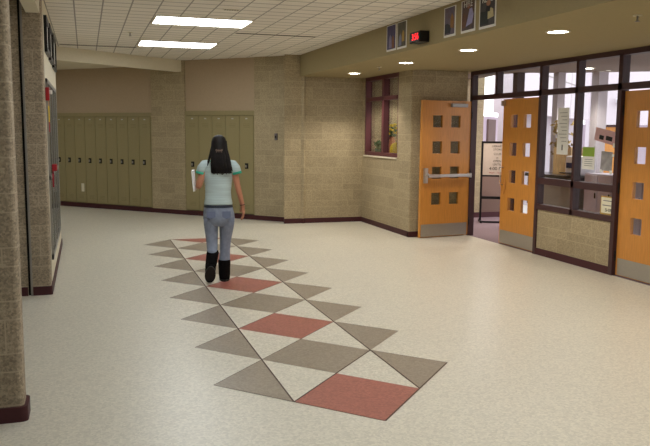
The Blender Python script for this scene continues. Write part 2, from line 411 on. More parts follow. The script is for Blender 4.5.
# inner window in the block wall
w1 = struct_empty('window_1', (4.75, 0, 1.21))
fr = MB()
def wf(y0, y1, z0, z1): fr.box(.008, .115, y0, y1, z0-1.21, z1-1.21)
wf(10.97, 12.46, 1.212, 1.275); wf(10.97, 12.46, 2.50, SZ-.001); wf(12.41, 12.46, 1.275, 2.5); wf(10.97, 11.01, 1.275, 2.5)
wf(11.60, 11.68, 1.275, 2.5); wf(11.06, 12.41, 2.15, 2.215)
fr.build('window_frame', M_wframe, w1)
for y0, y1 in ((11.68, 12.41), (11.01, 11.60)):
    for z0, z1 in ((1.275, 2.15), (2.215, 2.5)):
        box(.085, .091, y0, y1, z0-1.21, z1-1.21).build('pane', M_glass, w1)

# ------------------------------------------------------------------ wooden doors
def door(n, hinge, rotz, side, bar=False, pull=False, flush=False):
    """local x from hinge to free edge, front face at y = 0, back at y = .045*side"""
    W, H = .915, 2.095
    r = struct_empty('door_%d' % n, (hinge[0], hinge[1], .012), rotz)
    y0, y1 = sorted((0, .045*side)); f = -1 if side > 0 else 1
    cols = [(W/2-.255, W/2-.08), (W/2+.08, W/2+.255)]; rows = [(.50, .685), (.90, 1.085), (1.29, 1.475), (1.69, 1.87)]
    lf = MB(); xs = [0, cols[0][0], cols[0][1], cols[1][0], cols[1][1], W]
    lf.box(xs[0], xs[1], y0, y1, 0, H); lf.box(xs[2], xs[3], y0, y1, 0, H); lf.box(xs[4], xs[5], y0, y1, 0, H)
    for c in cols:
        zz = 0
        for q in rows+[(H, H)]:
            lf.box(c[0], c[1], y0, y1, zz, q[0]); zz = q[1]
    lf.build('door_leaf', M_door, r)
    for c in cols:
        for q in rows: box(c[0], c[1], (y0+y1)/2-.003, (y0+y1)/2+.003, q[0], q[1]).build('window_pane', M_glass, r)
    fy = f*.0025
    ys = sorted((f*.001, f*.004)); box(.03, W-.02, ys[0], ys[1], .008, .20).build('kick_plate', M_kick, r)
    for z in (.22, 1.0, 1.88):
        MB().tube([(-.006, f*.010, z-.06), (-.006, f*.010, z+.06)], .011).build('hinge', M_black, r)
    if bar:
        pb = MB(); ys = sorted((f*.075, f*.045)); pb.box(.03, W-.10, ys[0], ys[1], .925, .975)
        pb.build('push_bar', M_steel, r, bevel=.006)
        e = MB(); ys = sorted((f*.001, f*.08)); e.box(.015, .05, ys[0], ys[1], .915, .985); e.build('bar_bracket', M_steel, r, bevel=.004)
        e = MB(); ys = sorted((f*.001, f*.05)); e.box(W-.10, W-.04, ys[0], ys[1], .84, 1.07); e.tube([(W-.07, f*.04, .97), (W-.07, f*.10, .975)], .02)
        e.build('latch_case', M_steel, r, bevel=.004)
        ys = sorted((f*.001, f*.05)); box(.10, .40, ys[0], ys[1], 2.0, 2.055).build('door_closer', M_alum, r, bevel=.006)
    if pull:
        p = MB(); p.tube([(W-.05, f*.002, 1.12), (W-.05, f*.05, 1.10), (W-.05, f*.05, .88), (W-.05, f*.002, .86)], .008); p.build('pull_handle', M_steel, r)
        p = MB(); p.tube([(W-.05, f*.055, .92), (W-.07, f*.03, .80), (W-.10, f*.015, .74), (W-.13, f*.012, .80), (W-.125, f*.012, .95)], .005); p.build('cord', M_edge, r)
        ys = sorted((f*.001, f*.045)); box(W-.055, W-.004, ys[0], ys[1], 2.0, 2.075).build('door_catch', M_steel, r)
    return r
a = math.atan2(10.29-10.425, 4.865-5.755)
door(1, (5.755, 10.425), a, -1, bar=True)
door(2, (EX+.045, 8.635), PI/2, -1, pull=True)
door(3, (EX+.045, 6.995), -PI/2, 1)

# ------------------------------------------------------------------ lockers
ordinal = ['first', 'second', 'third', 'fourth', 'fifth', 'sixth', 'seventh', 'eighth', 'ninth', 'tenth']
def diag_pt(sx, y=0, z=0):
    c, sn = math.cos(DR), math.sin(DR)
    return (DO[0]+sx*c-y*sn, DO[1]+sx*sn+y*c, z)
def make_locker(wd, top, hx):
    t = thing('locker', 'x', 'locker')
    b_ = MB(); b_.box(0, wd, -.40, -.022, .088, top); b_.build('locker_body', M_lockerd, t)
    d_ = MB(); d_.box(.004, wd-.004, -.021, -.004, .10, top-.012)
    dr = d_.build('door', M_locker, t, bevel=.003)
    for zt in (top-.16, .25):
        v = MB()
        for k in range(3): v.box(wd*.28, wd*.72, -.0042, -.002, zt-k*.028, zt-k*.028+.006)
        v.build('louvres', M_lockerd, dr)
    box(hx-.034, hx+.034, -.0045, .004, .93, 1.03).build('handle_recess', M_black, dr)
    MB().box(hx-.008, hx+.020, .004, .018, .955, 1.0).build('latch', M_alum, dr)
    box(wd/2-.022, wd/2+.022, -.0042, -.0025, top-.07, top-.05).build('number_plate', M_steel, dr)
    return t
pr = make_locker(.2885, 1.88, .165)
for k in range(9):
    o = pr if k == 0 else copy_tree(pr)
    o.location = diag_pt(3.372+.2885*k, 0, 0); o.rotation_euler = (0, 0, DR)
    if k < 8:
        tag(o, 'olive locker, %s to the left of the block pilaster between the two rows' % ordinal[k], 'locker', 'olive lockers left of the pilaster')
    else: tag(o, 'olive locker at the far left end of the row, half hidden behind the left wall', 'locker', 'olive lockers left of the pilaster')
    if k == 6:
        dr = [c for c in o.children if c.name.startswith('door')][0]
        box(.06, .14, -.0042, -.003, .33, .50).build('sticker', M_cream, dr)['label'] = 'pale worn paper patch'
pr2 = make_locker(.3048, 1.90, .15)
desc = ['olive locker beside the wide block wall, right of the student', 'olive locker just right of the student, second from the wide block wall',
        'olive locker directly behind the student\'s hair', 'olive locker just left of the student\'s head, second from the pilaster', 'olive locker between the student\'s left shoulder and the block pilaster']
for k in range(5):
    o = pr2 if k == 0 else copy_tree(pr2)
    o.location = diag_pt(.986+.3048*k, 0, 0); o.rotation_euler = (0, 0, DR)
    tag(o, desc[k], 'locker', 'olive lockers behind the student')
t = thing('wall_sensor', 'small dark box mounted on the tan block wall right of the lockers', 'sensor', diag_pt(.50, .0, 1.52), DR)
box(-.026, .026, .001, .03, -.06, .06).build('case', plain('grey_plastic', (112, 104, 108)), t, bevel=.005)
box(-.014, .014, .03, .034, -.03, .02).build('front_plate', M_black, t)

# ------------------------------------------------------------------ ceiling fixtures
def troffer(y0, y1, label):
    t = thing('ceiling_light', label, 'ceiling light', (1.38, (y0+y1)/2, CZ), 0, 'recessed fluorescent ceiling lights')
    hy = (y1-y0)/2; f = MB(); X = .555
    f.box(-X-.02, X+.02, -hy-.02, -hy, -.012, .0); f.box(-X-.02, X+.02, hy, hy+.02, -.012, 0); f.box(-X-.02, -X, -hy, hy, -.012, 0); f.box(X, X+.02, -hy, hy, -.012, 0)
    f.build('light_frame', M_cream, t)
    box(-X, X, -hy, hy, -.008, -.002).build('diffuser', M_tube, t)
troffer(8.86, 9.49, 'long rectangular fluorescent ceiling light, the larger and nearer of the two in view')
troffer(11.36, 12.06, 'rectangular fluorescent ceiling light nearer the lockers, the farther of the two in view')
t = thing('ceiling_light', 'added rectangular fluorescent ceiling light, unseen in the side passage behind the left wall', 'ceiling light', (-1.9, 14.6, 2.85), 0, 'recessed fluorescent ceiling lights')  # light added out of view to lift the passage walls and lockers
box(-.60, .60, -.34, .34, -.006, .001).build('light_frame', M_cream, t); box(-.56, .56, -.30, .30, -.010, -.006).build('diffuser', M_tube, t)
for k, y in enumerate((6.38, 3.88, 1.38, -1.12)): troffer(y, y+.63, 'rectangular fluorescent ceiling light over the lobby outside the photo')
def downlight(x, y, z, label, grp='round downlights in the right soffit', power=34, dim=1.):
    t = thing('downlight', label, 'downlight', (x, y, z), 0, grp)
    r = MB(); n = 28
    vs = []; fs = []
    for k in range(n):
        an = 2*PI*k/n
        for q, zz in ((.115, -.001), (.112, -.010), (.095, -.010), (.09, -.002)): vs.append((q*math.cos(an), q*math.sin(an), zz))
    for k in range(n):
        for j in range(3): fs.append((k*4+j, ((k+1) % n)*4+j, ((k+1) % n)*4+j+1, k*4+j+1))
    r.add(vs, fs, 0, True); r.build('trim_ring', M_cream, t)
    d = MB(); d.loft([((0, 0, -.003), (.09, 0, 0), (0, .09, 0)), ((0, 0, -.006), (.088, 0, 0), (0, .088, 0))], n=28); d.build('lens', M_can, t)
    li = bpy.data.lights.new('downlight_lamp', 'SPOT'); li.energy = power; li.color = (1, .91, .79); li.spot_size = math.radians(124); li.spot_blend = .45; li.shadow_soft_size = .08
    lo = bpy.data.objects.new('lamp', li); C.objects.link(lo); lo.parent = t; lo.location = (0, 0, -.03)
DP = 66
for (y, lb) in ((11.47, 'round downlight farthest along the soffit, left of the inner window'), (9.42, 'round downlight below the red digital clock, second farthest along the soffit'),
                (7.69, 'round downlight below the three posters, second nearest along the soffit'), (6.0, 'round downlight at upper right, the largest and nearest on the soffit'),
                (4.28, 'round downlight in the soffit outside the photo'), (2.56, 'round downlight in the soffit outside the photo'), (.84, 'round downlight in the soffit outside the photo')):
    downlight(4.18, y, SZ, lb, power=84 if y > 11 else DP)
downlight(7.35, 9.75, 2.62, 'small round canopy light beyond the transom glass above the sidelight', 'round downlights under the outer canopy', power=95)
downlight(5.55, 11.9, 2.62, 'added round canopy light brightening the nook behind the inner window with oxblood frame', 'round downlights under the outer canopy', power=330)  # added lamp, brightens the block wall seen through the inner window
downlight(6.45, 11.25, 2.62, 'added round canopy light brightening the sign stand by the open doorway', 'round downlights under the outer canopy', power=140)  # added lamp, lifts the otherwise dark sign board
def sprinkler(x, y, z, label):
    t = thing('sprinkler_head', label, 'sprinkler', (x, y, z))
    MB().loft([((0, 0, -.006), (.035, 0, 0), (0, .035, 0)), ((0, 0, .001), (.035, 0, 0), (0, .035, 0))]).build('escutcheon', M_cream, t)
    m = MB(); m.tube([(0, 0, -.006), (0, 0, -.045)], .008); m.loft([((0, 0, -.05), (.02, 0, 0), (0, .02, 0)), ((0, 0, -.046), (.02, 0, 0), (0, .02, 0))]); m.build('deflector', M_alum, t)
sprinkler(.617, 10.53, CZ, 'small sprinkler head in the tiled ceiling left of the fluorescent lights')
sprinkler(4.12, 10.24, SZ, 'tiny sprinkler head in the soffit between the two farthest downlights')
sprinkler(4.19, 4.97, SZ, 'sprinkler head in the soffit at the upper right, nearest the camera')
t = thing('ceiling_speaker', 'small rectangular grille in the ceiling above the nearer fluorescent light', 'ceiling vent', (1.55, 8.16, CZ))
m = MB(); m.box(-.09, .09, -.03, .03, -.006, -.001); m.build('frame', M_cream, t)
m = MB()
for k in range(6): m.box(-.078+.027*k, -.06+.027*k, -.02, .02, -.008, -.006)
m.build('slots', M_seam, t)
for x0, x1, y, lb in ((-.34, .82, 12.42, 'dark linear slot diffuser in the ceiling, left, beside the cream drop beam'), (1.97, 3.10, 10.08, 'dark linear slot diffuser in the ceiling right of the fluorescent lights')):
    t = thing('slot_diffuser', lb, 'air diffuser', ((x0+x1)/2, y, CZ)); h = (x1-x0)/2
    box(-h, h, -.028, .028, -.004, -.0005).build('slot_frame', M_seam, t); box(-h+.01, h-.01, -.014, .014, -.006, -.004).build('slot', M_dark, t)

# ------------------------------------------------------------------ posters and clock on the bulkhead (face x = 3.58)
def poster(yc, wd, z0, z1, label, cols, seed, shapes, title=None):
    t = thing('poster', label, 'poster', (3.58, yc, z0), 0, 'posters on the bulkhead'); h = z1-z0
    box(-.006, -.001, -wd/2, wd/2, 0, h).build('paper_border', M_paper, t)
    box(-.008, -.006, -wd/2+.018, wd/2-.018, .022, h-.008).build('picture', photo_mat('poster_print_%d' % seed, cols, seed), t)
    for i, (nm, pts, col) in enumerate(shapes):          # pts as (u to the right seen from the lobby 0..1, v up 0..1)
        iw, ih = wd-.036, h-.03
        q = [(-.0085-.0004*i, wd/2-.018-u*iw, .022+v*ih) for u, v in pts]
        q2 = [(x-.0012, y, z) for x, y, z in q]; n = len(q)
        MB().add(q+q2, [tuple(range(n)), tuple(range(2*n-1, n-1, -1))]+[(k, (k+1) % n, n+(k+1) % n, n+k) for k in range(n)]).build(nm, plain('print_ink_%d_%d' % (seed, i), col, noise=.15, nscale=30), t)
    if title:
        text_mesh('poster_title', title, .085, M_paper, t, Matrix.Translation((-.0095, 0, h-.045)) @ FACE_NX)
def oval(cx, cy, rx, ry, n=12): return [(cx+rx*math.cos(2*PI*k/n), cy+ry*math.sin(2*PI*k/n)) for k in range(n)]
poster(8.51, .29, 2.605, 2.915, 'blue photo poster, leftmost of the five on the bulkhead', [(30, 28, 74), (48, 40, 96), (60, 50, 90)], 1,
       [('figure', [(.25, .05), (.6, .05), (.55, .5), (.4, .62), (.28, .5)], (128, 120, 150)), ('figure', [(.6, .03), (.9, .03), (.85, .45), (.72, .58), (.6, .4)], (120, 78, 60))])
poster(8.195, .27, 2.605, 2.915, 'dark brown photo poster between the blue poster and the red digital clock', [(46, 42, 36), (76, 70, 50), (104, 96, 84)], 2,
       [('figure', [(.15, .05), (.5, .05), (.5, .4), (.35, .55), (.2, .4)], (120, 124, 150)), ('figure', [(.55, .2), (.85, .2), (.82, .55), (.68, .66), (.56, .5)], (176, 140, 72))])
poster(6.985, .25, 2.60, 2.90, 'purple and brown photo poster just right of the red digital clock', [(60, 50, 76), (92, 80, 100), (84, 56, 56)], 3,
       [('figure', [(.05, .05), (.6, .05), (.68, .3), (.3, .42), (.05, .4)], (34, 36, 46)), ('figure', [(.62, .25), (.95, .2), (.92, .6), (.75, .78), (.6, .55)], (140, 100, 58))])
poster(6.60, .28, 2.60, 2.91, 'photo poster with a figure in a pale blue shirt, middle of the right three', [(44, 30, 32), (86, 58, 50), (50, 38, 44)], 4,
       [('shirt', [(.35, .12), (.85, .2), (.95, .5), (.82, .72), (.62, .7), (.5, .4)], (160, 156, 196)), ('face', oval(.55, .8, .13, .09), (150, 98, 80)), ('figure', [(.03, .1), (.35, .1), (.4, .5), (.2, .6), (.03, .5)], (104, 72, 56))], 'HIRE')
poster(6.235, .30, 2.595, 2.90, 'black photo poster with a seated figure in cream, rightmost of the five', [(20, 20, 24), (50, 44, 46), (70, 56, 62)], 5,
       [('desk', [(.03, .05), (.6, .05), (.62, .45), (.05, .5)], (38, 42, 42)), ('shirt', [(.55, .2), (.95, .25), (.9, .5), (.75, .56), (.55, .45)], (190, 178, 136)), ('face', oval(.58, .73, .14, .1), (170, 118, 92)), ('figure', [(.4, .45), (.7, .45), (.7, .63), (.45, .64)], (26, 22, 28))], 'REAL')
t = thing('digital_clock', 'black box digital wall clock with red 3:56 digits on the bulkhead', 'clock', (3.58, 7.595, 2.60))
box(-.115, -.001, -.135, .135, 0, .12).build('clock_case', M_black, t, bevel=.006)
box(-.119, -.115, -.122, .122, .010, .108).build('clock_face', plain('smoked_lens', (22, 8, 10), rough=.25), t)
text_mesh('clock_digits', '3:56', .10, M_led, t, Matrix.Translation((-.1215, -.025, .059)) @ FACE_NX, ext=.002)

# ------------------------------------------------------------------ left wall things
for k, (y0, y1, z0, z1, lb) in enumerate(((8.08, 8.72, 2.40, 2.76, 'dark framed picture high on the left wall, nearest of three'), (8.92, 9.62, 2.39, 2.79, 'dark framed picture high on the left wall, middle of three'),
                                        (9.85, 10.7, 2.38, 2.80, 'dark framed picture high on the left wall, farthest of three'))):
    t = thing('framed_picture', lb, 'picture', (LX+.002, (y0+y1)/2, z0), 0, 'framed pictures on the left wall'); h = (y1-y0)/2; H_ = z1-z0
    f = MB(); f.box(0, .03, -h, -h+.05, 0, H_); f.box(0, .03, h-.05, h, 0, H_); f.box(0, .03, -h+.05, h-.05, 0, .05); f.box(0, .03, -h+.05, h-.05, H_-.05, H_)
    f.build('frame', M_black, t); box(.002, .012, -h+.05, h-.05, .05, H_-.05).build('print', [M_paper], t)
t = thing('display_case', 'tall aluminium framed glass display case built against the left wall', 'display case', (LX+.002, 9.1, .30))
f = MB(); y0, y1, H_ = -1.12, 1.28, 1.83
for y in (y0, y0+.58, y0+1.18, y0+1.78, y1-.04): f.box(0, .02, y, y+.04, 0, H_)
f.box(0, .02, y0, y1, H_-.04, H_); f.box(0, .02, y0, y1, 0, .05); f.box(0, .02, y0, y1, .82, .86)
f.build('case_frame', M_alum, t); box(.001, .006, y0+.02, y1-.02, .02, H_-.02).build('backing', plain('case_back', (96, 94, 92)), t)
box(.010, .014, y0+.02, y1-.02, .05, H_-.04).build('glass_pane', M_glass, t)
t = thing('fire_alarm', 'red fire alarm strobe box on the left wall beside the pier', 'fire alarm', (LX+.003, 7.95, 1.89))
box(0, .035, -.05, .05, .02, .15).build('alarm_box', M_redp, t, bevel=.005); box(.035, .062, -.025, .04, .085, .125).build('strobe_lens', M_paper, t, bevel=.006)
t = thing('pennant', 'red and yellow banner strip hanging on the left wall below the fire alarm', 'banner', (LX+.022, 8.05, 1.60))
box(0, .006, -.06, .04, .10, .26).build('yellow_panel', M_yel, t); box(0, .006, -.06, .04, .0, .10).build('red_panel', M_redp, t)
box(0, .006, -.06, .04, .26, .34).build('top_panel', plain('tan_print', (190, 150, 110)), t)
t = thing('pull_station', 'red pull handle box jutting out from the display case on the left wall', 'pull station', (LX+.022, 8.35, 1.02))
box(0, .05, -.06, .06, .17, .24).build('handle', M_redp, t, bevel=.006); box(0, .015, -.03, .03, 0, .17).build('red_strip', plain('deep_red', (150, 40, 50)), t)

# ------------------------------------------------------------------ papers on the entrance glass
def paper(name, label, cat, y, z, wd, ht, mat, tilt=0, x=EX+.036):
    t = thing(name, label, cat, (x, y, z))
    o = box(-.0015, .0015, -wd/2, wd/2, -ht/2, ht/2).build('sheet', mat, t); t.rotation_euler = (tilt, 0, 0)
    return t
t = paper('paper_notice', 'long white typed notice taped inside the left upper sidelight pane', 'notice', 8.10, 1.655, .23, .59, M_paper)
m = MB()
for k in range(9): m.box(-.003, -.0016, -.08, .08-.03*(k % 3), .23-.045*k, .236-.045*k)
m.box(-.003, -.0016, -.012, .012, -.24, -.17); m.build('typed_lines', plain('grey_ink', (120, 116, 116)), t)
t = paper('paper_flyer', 'flyer with lime green top beside the middle mullion of the sidelight', 'flyer', 7.57, 1.335, .23, .27, M_paper)
box(-.003, -.0016, -.11, .11, .02, .13).build('green_header', plain('lime_print', (146, 176, 70)), t)
m = MB()
for k in range(4): m.box(-.003, -.0016, -.08, .07, -.02-.025*k, -.014-.025*k)
m.build('typed_lines', MATS['grey_ink'], t)
t = paper('paper_sign', 'tilted pinkish paper taped on the right upper sidelight pane', 'paper', 7.285, 1.60, .37, .155, plain('pink_paper', (206, 166, 168), rough=.8), .17)
m = MB(); m.box(-.003, -.0016, -.13, -.02, -.04, .01); m.box(-.003, -.0016, .02, .10, -.05, .0); m.build('marks', M_ink, t)
for q in ((-.20, -.165, .04, .085), (-.195, -.16, -.10, -.05)): box(-.004, .004, *q).build('tape', M_paper, t)
t = paper('paper_sheet', 'crumpled grey sheet taped below the tilted pink paper on the glass', 'paper', 7.24, 1.31, .20, .225, plain('grey_paper', (158, 154, 156), rough=.9, noise=.2, nscale=14), .04)
for q in ((-.14, -.09, .06, .09), (-.11, -.07, -.14, -.10), (.07, .10, -.135, -.10)): box(-.004, .004, *q).build('tape', M_paper, t)
t = paper('window_sign', 'cream sign with gold edging in the lower right sidelight pane', 'sign', 7.165, .795, .27, .215, plain('cream_card', (226, 220, 196), rough=.7))
m = MB(); m.box(-.003, .002, -.135, .135, .094, .1075); m.box(-.003, .002, -.135, .135, -.1075, -.09); m.box(-.003, .002, .124, .135, -.09, .094); m.build('gold_edge', plain('gold_edge', (184, 150, 74)), t)
m = MB(); m.box(-.003, -.0016, -.10, .09, .050, .060); m.build('small_text', MATS['grey_ink'], t)
text_mesh('bold_text', 'SHIRT', .055, M_ink, t, Matrix.Translation((-.0025, -.02, -.055)) @ FACE_NX)
text_mesh('number_text', '10', .045, M_ink, t, Matrix.Translation((-.0025, -.09, .0)) @ FACE_NX)
m = MB(); m.box(-.003, -.0016, -.05, .10, -.004, .006); m.build('small_text', MATS['grey_ink'], t)

# ------------------------------------------------------------------ beyond the glass
t = thing('sign_stand', 'black metal floor stand holding a cream hours sign, seen through the open doorway', 'sign stand', (7.12, 11.85, 0), math.radians(-25))
f = MB()
for x in (-.29, .29): f.box(x-.018, x+.018, -.015, .015, .03, 1.47); f.box(x-.018, x+.018, -.22, .22, 0, .035)
f.box(-.29, .29, -.012, .012, 1.435, 1.47); f.box(-.29, .29, -.012, .012, .83, .86); f.box(-.29, .29, -.012, .012, .42, .47); f.box(-.29, .29, -.2, -.17, .005, .035)
f.build('stand_frame', M_black, t)
sb = box(-.272, .272, -.008, .008, .86, 1.435).build('sign_board', plain('sign_card', (196, 180, 166)), t)
for i, (tx, sz, z) in enumerate((('LIBRARY', .055, 1.38), ('STORE', .05, 1.32), ('CLUB', .055, 1.24), ('IS', .05, 1.165), ('OPEN', .055, 1.11), ('UNTIL', .055, 1.05), ('4:00 PM', .085, .975))):
    text_mesh('sign_text', tx, sz, M_ink, sb, Matrix.Translation((-.02, -.0095, z)) @ FACE_NY)
text_mesh('sign_text', 'MON - THU', .04, MATS['deep_red'], sb, Matrix.Translation((-.05, -.0095, .90)) @ FACE_NY)
t = thing('wall_switch', 'small pale switch plate on the entry wall left of the sign stand', 'switch', (6.93, 12.598, .95))
box(-.04, .04, -.012, -.0, -.07, .07).build('plate', M_whitep, t, bevel=.003); box(-.012, .012, -.02, -.012, -.02, .02).build('toggle', M_alum, t)
# counter
M_cpan = plain('counter_laminate', (142, 132, 124), rough=.5)
t = thing('counter', 'grey brown service counter with dark top beyond the left sidelight panes', 'counter', (6.9, 9.80, 0))
box(0, .6, -.55, .75, .48, .93).build('front_panel', M_cpan, t); box(-.04, .64, -.58, .78, .93, .985).build('countertop', plain('dark_laminate', (64, 60, 60), rough=.3), t)
box(.08, .56, -.5, .7, 0, .48).build('plinth', M_dark, t)
t = thing('slatted_crate', 'pale wooden slatted crate standing on the dark countertop', 'crate', (7.05, 9.85, .987)); m = MB()
for k in range(7): m.box(-.01, .012, -.22+.066*k, -.172+.066*k, 0, .42); m.box(.3, .322, -.22+.066*k, -.172+.066*k, 0, .42)
m.build('slats', plain('pale_pine', (206, 178, 138), noise=.1, nscale=8), t)
m = MB()
for z in (.03, .36): m.box(.012, .3, -.22, -.20, z, z+.04); m.box(.012, .3, .20, .22, z, z+.04)
m.box(0, .3, -.2, .2, .001, .015); m.build('rails', MATS['pale_pine'], t)
t = thing('printer', 'white desktop printer with dark blue front beside the wooden crate', 'printer', (7.02, 9.50, .987))
box(-.08, .3, -.12, .12, 0, .30).build('printer_body', M_whitep, t, bevel=.02); box(-.086, -.08, -.09, .09, .12, .2).build('screen', plain('navy_plastic', (40, 50, 100), rough=.3), t)
box(-.2, -.08, -.09, .09, .04, .055).build('paper_tray', M_black, t)
def spray(name, label, cat, loc, leafmat, n, r, h, pot=True, scale=.05, potmat=None):
    t = thing(name, label, cat, loc); m = MB(); rnd = random.Random(n)
    for k in range(n):
        a_ = rnd.uniform(0, 2*PI); q = r*math.sqrt(rnd.random()); z = h*rnd.uniform(.35, 1); c = Vector((q*math.cos(a_), q*math.sin(a_), z))
        d1 = Vector((rnd.uniform(-1, 1), rnd.uniform(-1, 1), rnd.uniform(-.3, 1))).normalized()*scale; d2 = d1.cross(Vector((rnd.random(), rnd.random(), rnd.random()))).normalized()*scale*.4
        up = d1.cross(d2).normalized()*scale*.12
        m.add([c-d1, c+d2+up, c+d1, c-d2+up, c-up], [(0, 1, 2, 3), (0, 4, 1), (1, 4, 2), (2, 4, 3), (3, 4, 0)])
    m.build('foliage', leafmat, t)
    st = MB()
    for k in range(7):
        a_ = 2*PI*k/7; st.tube([(0, 0, .1), (r*.3*math.cos(a_), r*.3*math.sin(a_), h*.5), (r*.6*math.cos(a_), r*.6*math.sin(a_), h*.85)], .004, n=6)
    st.build('stems', plain(name+'_stem', (90, 84, 50)), t)
    if pot:
        p = MB(); p.loft([((0, 0, 0), (.06, 0, 0), (0, .06, 0)), ((0, 0, .12), (.085, 0, 0), (0, .085, 0)), ((0, 0, .13), (.09, 0, 0), (0, .09, 0)), ((0, 0, .14), (.08, 0, 0), (0, .08, 0))]); p.build('pot', potmat or M_base, t)
    return t
spray('dried_plant', 'bushy yellow brown dried plant behind the long white notice', 'plant', (7.38, 10.35, .987), plain('dry_leaf', (158, 138, 92), noise=.2, nscale=9), 130, .17, .85, scale=.05)
# things behind the inner window
t = thing('side_table', 'wooden side table behind the inner window', 'table', (5.27, 12.06, 0))
box(-.35, .33, -.42, .42, 1.14, 1.18).build('tabletop', MATS['oak_edge'], t)
for x in (-.29, .29):
    for y in (-.32, .32): box(x-.025, x+.025, y-.025, y+.025, 0, 1.14).build('leg', MATS['oak_edge'], t)
M_fl = plain('yellow_petal', (232, 206, 50), rough=.6); M_gr = plain('green_leaf', (52, 120, 74), rough=.6)
t = thing('flower_vase', 'yellow flowers in a terracotta vase behind the right inner window pane', 'flowers', (5.12, 12.10, 1.182))
p = MB(); p.loft([((0, 0, 0), (.05, 0, 0), (0, .05, 0)), ((0, 0, .10), (.085, 0, 0), (0, .085, 0)), ((0, 0, .24), (.075, 0, 0), (0, .075, 0)), ((0, 0, .36), (.05, 0, 0), (0, .05, 0))]); p.build('vase', plain('terracotta', (190, 122, 90)), t)
m = MB(); g = MB(); rnd = random.Random(3)
for k in range(24):
    a_ = rnd.uniform(0, 2*PI); q = .12*math.sqrt(rnd.random()); c = (q*math.cos(a_), q*math.sin(a_), .40+rnd.uniform(0, .18)); m.ell(c, .03, .03, .022, n=8, m=5)
    g.tube([(0, 0, .3), (c[0]*.8, c[1]*.8, c[2]-.02)], .005, n=5); g.ell((c[0]*1.05, c[1]*1.05, c[2]-.05), .022, .03, .008, n=6, m=4)
m.build('blooms', M_fl, t); g.build('stems', M_gr, t)
t = thing('yellow_bag', 'bright yellow bag with soft rounded top behind the right inner window pane', 'bag', (5.09, 11.80, 1.182)); m = MB()
m.loft([((0, 0, 0), (.10, 0, 0), (0, .14, 0)), ((0, 0, .03), (.11, 0, 0), (0, .16, 0)), ((0, 0, .18), (.10, 0, 0), (0, .16, 0)), ((0, 0, .24), (.07, 0, 0), (0, .12, 0)), ((0, 0, .26), (.02, 0, 0), (0, .03, 0))]); m.build('bag_body', M_yel, t)
m = MB(); m.tube([(0, -.05, .24), (0, -.045, .30), (0, 0, .325), (0, .045, .30), (0, .05, .24)], .006, n=8); m.build('strap', MATS['gold_edge'], t)
t = spray('potted_fern', 'small green potted plant low behind the left inner window pane', 'plant', (5.00, 12.34, 1.182), M_gr, 90, .09, .27, scale=.045, potmat=plain('teal_pot', (60, 120, 110)))
# pale cabinets outside, posts, facades
M_lav = plain('pale_cabinet', (214, 206, 226), rough=.5)
def cab():
    t = thing('storage_cabinet', 'x', 'cabinet'); box(0, .4, 0, .30, .03, 1.05).build('cabinet_body', M_lav, t)
    d_ = box(-.012, -.001, .008, .292, .05, 1.03).build('door', M_lav, t, bevel=.003); box(-.022, -.012, .03, .05, .70, .78).build('handle', M_black, d_); return t
pc = cab()
for k in range(5):
    o = pc if k == 0 else copy_tree(pc); o.location = (6.98, 7.68+.302*k, 0)
    tag(o, ['pale half height cabinet outside, seen at the photo edge through the right wooden door windows', 'pale half height cabinet outside, seen through the first window column of the right wooden door',
            'pale half height cabinet outside, behind the frame post right of the gold edged sign', 'pale half height cabinet outside, directly behind the cream gold edged sign', 'pale half height cabinet outside, nearest the grey brown counter, left of the gold edged sign'][k], 'cabinet', 'pale cabinets outside')
for (x, y, lb) in ((8.02, 10.30, 'white canopy post seen through the right upper sidelight pane'), (7.50, 10.66, 'slim white canopy post above the long white notice'), (6.92, 10.96, 'dark canopy post seen through the transom above the closed door')):
    dk = lb.startswith('dark'); h = .07 if dk or 'slim' in lb else .09
    t = thing('canopy_post', lb, 'post', (x, y, 0)); box(-h, h, -h, h, .02, 2.619).build('shaft', M_frame if dk else M_fac, t); box(-h-.04, h+.04, -h-.04, h+.04, 0, .02).build('base_plate', M_alum, t)
def facade(name, a, b, z0, z1, lab, low, joints):
    a, b = Vector(a), Vector(b); L = (b-a).length; t = thing(name, lab, 'building', (a.x, a.y, 0), math.atan2(b.y-a.y, b.x-a.x))
    box(0, L, 0, .5, z0, z1).build('upper_panels', M_fac, t)
    m = MB()
    for z in joints: m.box(0, L, -.004, .0, z, z+.03)
    for k in range(1, int(L/2)+1): m.box(k*2-.0, k*2+.025, -.004, 0, z0, z1)
    m.build('panel_joints', M_alum, t)
    box(0, L, low, low+.2, -.01, z0).build('recessed_wall', plain(name+'_wall', (196, 184, 196)), t)
    for k in range(int(L/2.4)+1): box(k*2.4, k*2.4+.35, .02, .4, -.01, z0).build('pier', M_fac, t)
    return t, L
t, L = facade('white_building', (8.1, 12.6+.2), (14.74, 19.38), 2.02, 7.5, 'white panelled building angling away outside, seen through the left sidelight panes', 1.6, (2.9, 3.8, 4.7))
for k in range(3): box(1.2+2.4*k, 1.9+2.4*k, 1.55, 1.6, .0, 1.95).build('doorway', plain('doorway_%d' % k, (110, 92, 84)), t)
t, L = facade('white_building', (14.80, 19.36), (24.0, 16.4), 1.90, 7.5, 'white panelled building facing the entrance outside, seen through the right upper sidelight pane', .8, (3.0, 4.0))
box(.75, 1.65, .75, .8, .0, 1.82).build('wooden_door', M_door, t); box(.65, 1.75, .73, .8, 1.82, 1.9).build('lintel', M_frame, t); box(3.2, 4.1, .75, .8, .0, 1.82).build('wooden_door', M_door, t)
c_ = MB(); c_.tube([(0, 0, 0), (0, -.2, 0)], .04); c_.ell((0, -.22, -.05), .10, .10, .10)
t = thing('security_camera', 'small dark dome security camera on the white outside wall', 'camera', (0, 0, 0))
